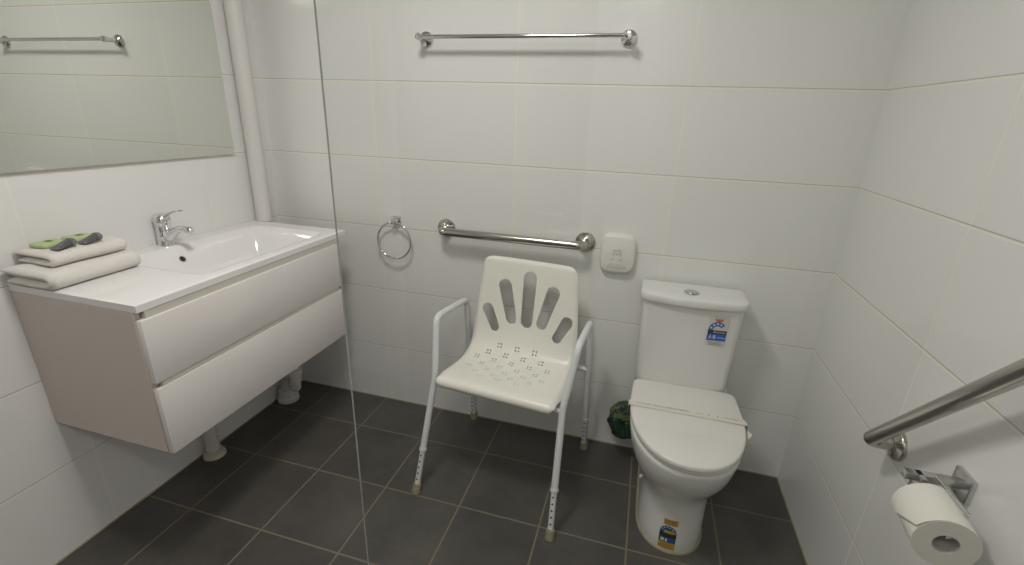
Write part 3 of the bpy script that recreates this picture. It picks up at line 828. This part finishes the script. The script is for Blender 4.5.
def hwid(s):
    if s < .10: return .226+.004*sm(0, .05, s)
    a = .230-.012*sm(.12, sj, s)
    return a+.004-.024*sm(sj+.02, LEN, s)
# outline with rounded corners
def outline():
    right = []
    r0, r1 = .038, .045
    N_ = 46
    for i in range(9):
        a = PI/2*i/8; right.append((hwid(0)-r0+r0*math.sin(a), r0-r0*math.cos(a)))
    for i in range(1, N_):
        s = r0+(LEN-r0-r1)*i/N_; right.append((hwid(s), s))
    for i in range(9):
        a = PI/2*i/8; right.append((hwid(LEN)-r1+r1*math.cos(a), LEN-r1+r1*math.sin(a)))
    front = [(hwid(0)-r0 - (2*(hwid(0)-r0))*i/14, 0) for i in range(1, 14)]
    left = [(-a, b2) for a, b2 in right[::-1]]
    top = [(-(hwid(LEN)-r1)+2*(hwid(LEN)-r1)*i/12, LEN+.004*math.sin(PI*i/12)) for i in range(1, 12)]
    return right + [(-a, b2) for a, b2 in top] + left + [(-a, b2) for a, b2 in front]
loops = [outline()]
def slot(x0, z0, x1, z1, w0, w1):
    a = Vector((x0, s_of(z=z0))); b2 = Vector((x1, s_of(z=z1))); d = (b2-a).normalized(); n_ = Vector((-d.y, d.x)); out = []
    a, b2 = a+d*w0, b2-d*w1
    base = math.atan2(n_.y, n_.x)
    for i in range(11): t_ = base+PI*i/10; out.append((a.x+w0*math.cos(t_), a.y+w0*math.sin(t_)))
    for i in range(1, 8): q = i/8; pa = a-n_*w0; pb = b2-n_*w1; out.append(tuple(pa+(pb-pa)*q))
    for i in range(11): t_ = base+PI+PI*i/10; out.append((b2.x+w1*math.cos(t_), b2.y+w1*math.sin(t_)))
    for i in range(1, 8): q = i/8; pa = b2+n_*w1; pb = a+n_*w0; out.append(tuple(pa+(pb-pa)*q))
    return out
slots = [slot(.006, .578, .006, .805, .0250, .0275), slot(.064, .582, .113, .762, .0225, .027), slot(-.054, .582, -.103, .762, .0225, .027),
         slot(.131, .543, .184, .653, .0195, .023), slot(-.119, .543, -.172, .653, .0195, .023)]
loops += slots
s0 = s_of(y=.0)
hole_c = []
for row, i0, n_h in ((0, 0, 3), (1, 0, 5), (2, 0, 6), (3, 0, 6), (4, 1, 5), (5, 2, 3)):   # lattice of four-hole clusters
    for i in range(n_h):
        k_ = i0+i
        cx = -.152+.0375*k_+.0372*(row-(1 if row > 0 else 0))-(.0 if row else .0)
        cy = .0745+.0340*k_-.0345*(row-(1 if row > 0 else 0)) - (.0695 if row > 0 else 0)
        cx, cy = (cx, cy) if row else (-.152+.0370*i, .0745+.034*i)
        cs = s0+cy-.022; cx -= .012
        for sx in (-1, 1):
            for ss in (-1, 1):
                hole_c.append((cx+sx*.0064, cs+ss*.0064))
for hx, hs in hole_c:
    loops.append([(hx+.0037*math.cos(2*PI*k/7), hs+.0037*math.sin(2*PI*k/7)) for k in range(7)])
def inside(p, poly):
    c = False; x, y = p; j = len(poly)-1
    for i in range(len(poly)):
        xi, yi = poly[i]; xj, yj = poly[j]
        if (yi > y) != (yj > y) and x < (xj-xi)*(y-yi)/(yj-yi)+xi: c = not c
        j = i
    return c
pts, edges = [], []
for lp in loops:
    b0 = len(pts); pts += [Vector(p) for p in lp]
    edges += [(b0+i, b0+(i+1) % len(lp)) for i in range(len(lp))]
gx_, gs_ = 38, 62
for i in range(1, gx_):
    for j in range(1, gs_):
        s = LEN*j/gs_; x = (-1+2*i/gx_)*(hwid(s)-.004)
        if not inside((x, s), loops[0]): continue
        if any(inside((x, s), l) for l in slots): continue
        if any(abs(x-a) < .0048 and abs(s-b2) < .0048 for a, b2 in hole_c): continue
        pts.append(Vector((x, s)))
# rounded-over rim: extra ring just inside the outline
for k in (.982, .955, .92):
    for x, s in loops[0]:
        p = (x*k, LEN/2+(s-LEN/2)*(1-(1-k)*.62)); pts.append(Vector(p))
cv, ce, cf, _, _, _ = delaunay_2d_cdt(pts, edges, [], 0, 1e-6)
bm = bmesh.new(); vs = []
def to3(x, s):
    y, z, ny_, nz_ = at_s(s)
    e = max(0, (abs(x)/hwid(s)-.90)/.10); up = -.014*e*e                 # edge rolls down / back
    e2 = max(0, (s-(LEN-.018))/.018); up -= .010*e2*e2
    dish = .006*(1-(x/hwid(s))**2)*sm(.10, .2, s)
    curl = .016*(x/hwid(s))**2*sm(sj-.02, sj+.10, s)                    # the back wraps slightly forward
    up -= dish
    return (x, y+ny_*up-curl*.6, z+nz_*up)
for v in cv: vs.append(bm.verts.new(to3(v.x, v.y)))
for f in cf:
    c = sum((Vector(cv[i]) for i in f), Vector((0, 0)))/len(f); c = (c.x, c.y)
    if not inside(c, loops[0]) or any(inside(c, l) for l in slots): continue
    if any((c[0]-a)**2+(c[1]-b2)**2 < .0034**2 for a, b2 in hole_c): continue
    try: bm.faces.new([vs[i] for i in f])
    except ValueError: pass
for v in [v for v in bm.verts if not v.link_faces]: bm.verts.remove(v)
bmesh.ops.recalc_face_normals(bm, faces=bm.faces[:])
ss_ = sum(f.normal.z for f in bm.faces)
if ss_ < 0: bmesh.ops.reverse_faces(bm, faces=bm.faces[:])
me = bpy.data.meshes.new('seat_shell'); bm.to_mesh(me); bm.free()
so = link('seat_shell', me, M['chairplastic'], ct, True, 60)
so.location = (.007, .012, .006)
md = so.modifiers.new('thickness', 'SOLIDIFY'); md.thickness = .009; md.offset = -1
md = so.modifiers.new('soft_edge', 'BEVEL'); md.width = .0018; md.segments = 2; md.limit_method = 'ANGLE'; md.angle_limit = math.radians(55)

# frame: one bent tube per side (legs and armrest), cross bars under the seat
FH = .271
for s in (-1, 1):
    x = s*FH+.006
    foot_f = Vector((x, -.250, .0)); foot_r = Vector((x, .268, 0))
    xk = s*.2515+.004
    knee = Vector((xk, -.118, .440)); a = Vector((s*.276+.003, -.052, .664)); b2 = Vector((s*.266+.003, .182, .653))
    pth = bend_path([foot_f.lerp(knee, .38), knee, a, b2, foot_r.lerp(b2, .26)], [.16, .042, .042], 9)
    side = tube('arm_frame', pth, .0125, M['powder'], ct, 20)
    for ft_, tp, kc in ((foot_f, knee, .385), (foot_r, b2, .262)):
        d = (tp-ft_).normalized()
        leg = tube('leg', [ft_+d*.03, ft_.lerp(tp, kc+.12)], .0106, M['powder'], ct, 18)
        e = ft_.lerp(tp, kc)
        lathe('collar', [(.0125, -.006), (.0145, -.005), (.0145, .005), (.0125, .006)], e, d, M['powder'], leg, 20)
        lathe('rubber_foot', [(.0175, .0), (.0178, .004), (.0162, .010), (.0168, .030), (.0150, .036), (.0106, .038)], ft_, (d if d.z < .98 else Vector((0, 0, 1))), M['ferrule'], leg, 22)
        bm = bmesh.new()
        side_dir = Vector((0, -1, 0)); nrm_ = (side_dir-d*side_dir.dot(d)).normalized()
        for k in range(5):
            c = ft_+d*(.058+.024*k)
            add_lathe(bm, [(0, .0112), (.0034, .0112), (.0034, .0095), (0, .0095)], c, nrm_, 10)
        obj('adjustment_holes', bm, M['dark'], leg)
    # short stay from the rear leg to the seat
for y, z in ((-.119, .434), (.208, .430)):
    hx_ = .2515 if y < 0 else .269
    tube('cross_bar', [(-hx_+.006, y, z), (hx_+.002, y, z)], .0100, M['powder'], ct, 16)
for s in (-1, 1):
    tube('side_rail', [(s*.15+.01, -.119, .434), (s*.15+.01, .208, .430)], .009, M['powder'], ct, 14)

# ------------------------------------------------------------------ camera, world, view
cam = bpy.data.cameras.new('camera'); co = bpy.data.objects.new('camera', cam); col.objects.link(co)
cam.sensor_width = 36; cam.lens = 468.5137*36/1024; cam.clip_start = .02
R = Matrix(((0.961283015121884, -0.12298512028673304, 0.24659607666432498), (0.2735379098787296, 0.3175815089944764, -0.907920149024113), (0.033346314599305205, 0.9402215937388639, 0.33892680326258506)))
co.matrix_world = Matrix.Translation((1.64557, -1.82366, 1.39558)) @ R.to_4x4()
sc.camera = co
w = bpy.data.worlds.new('world'); sc.world = w; w.use_nodes = True
w.node_tree.nodes['Background'].inputs[0].default_value = (.8, .85, .9, 1); w.node_tree.nodes['Background'].inputs[1].default_value = .02
sc.view_settings.view_transform = 'Standard'; sc.view_settings.look = 'None'; sc.view_settings.gamma = 1; sc.view_settings.exposure = 0
sc.view_settings.use_curve_mapping = False
sc.cycles.use_denoising = True
sc.cycles.max_bounces = 10; sc.cycles.transparent_max_bounces = 16
sc.cycles.sample_clamp_indirect = 6
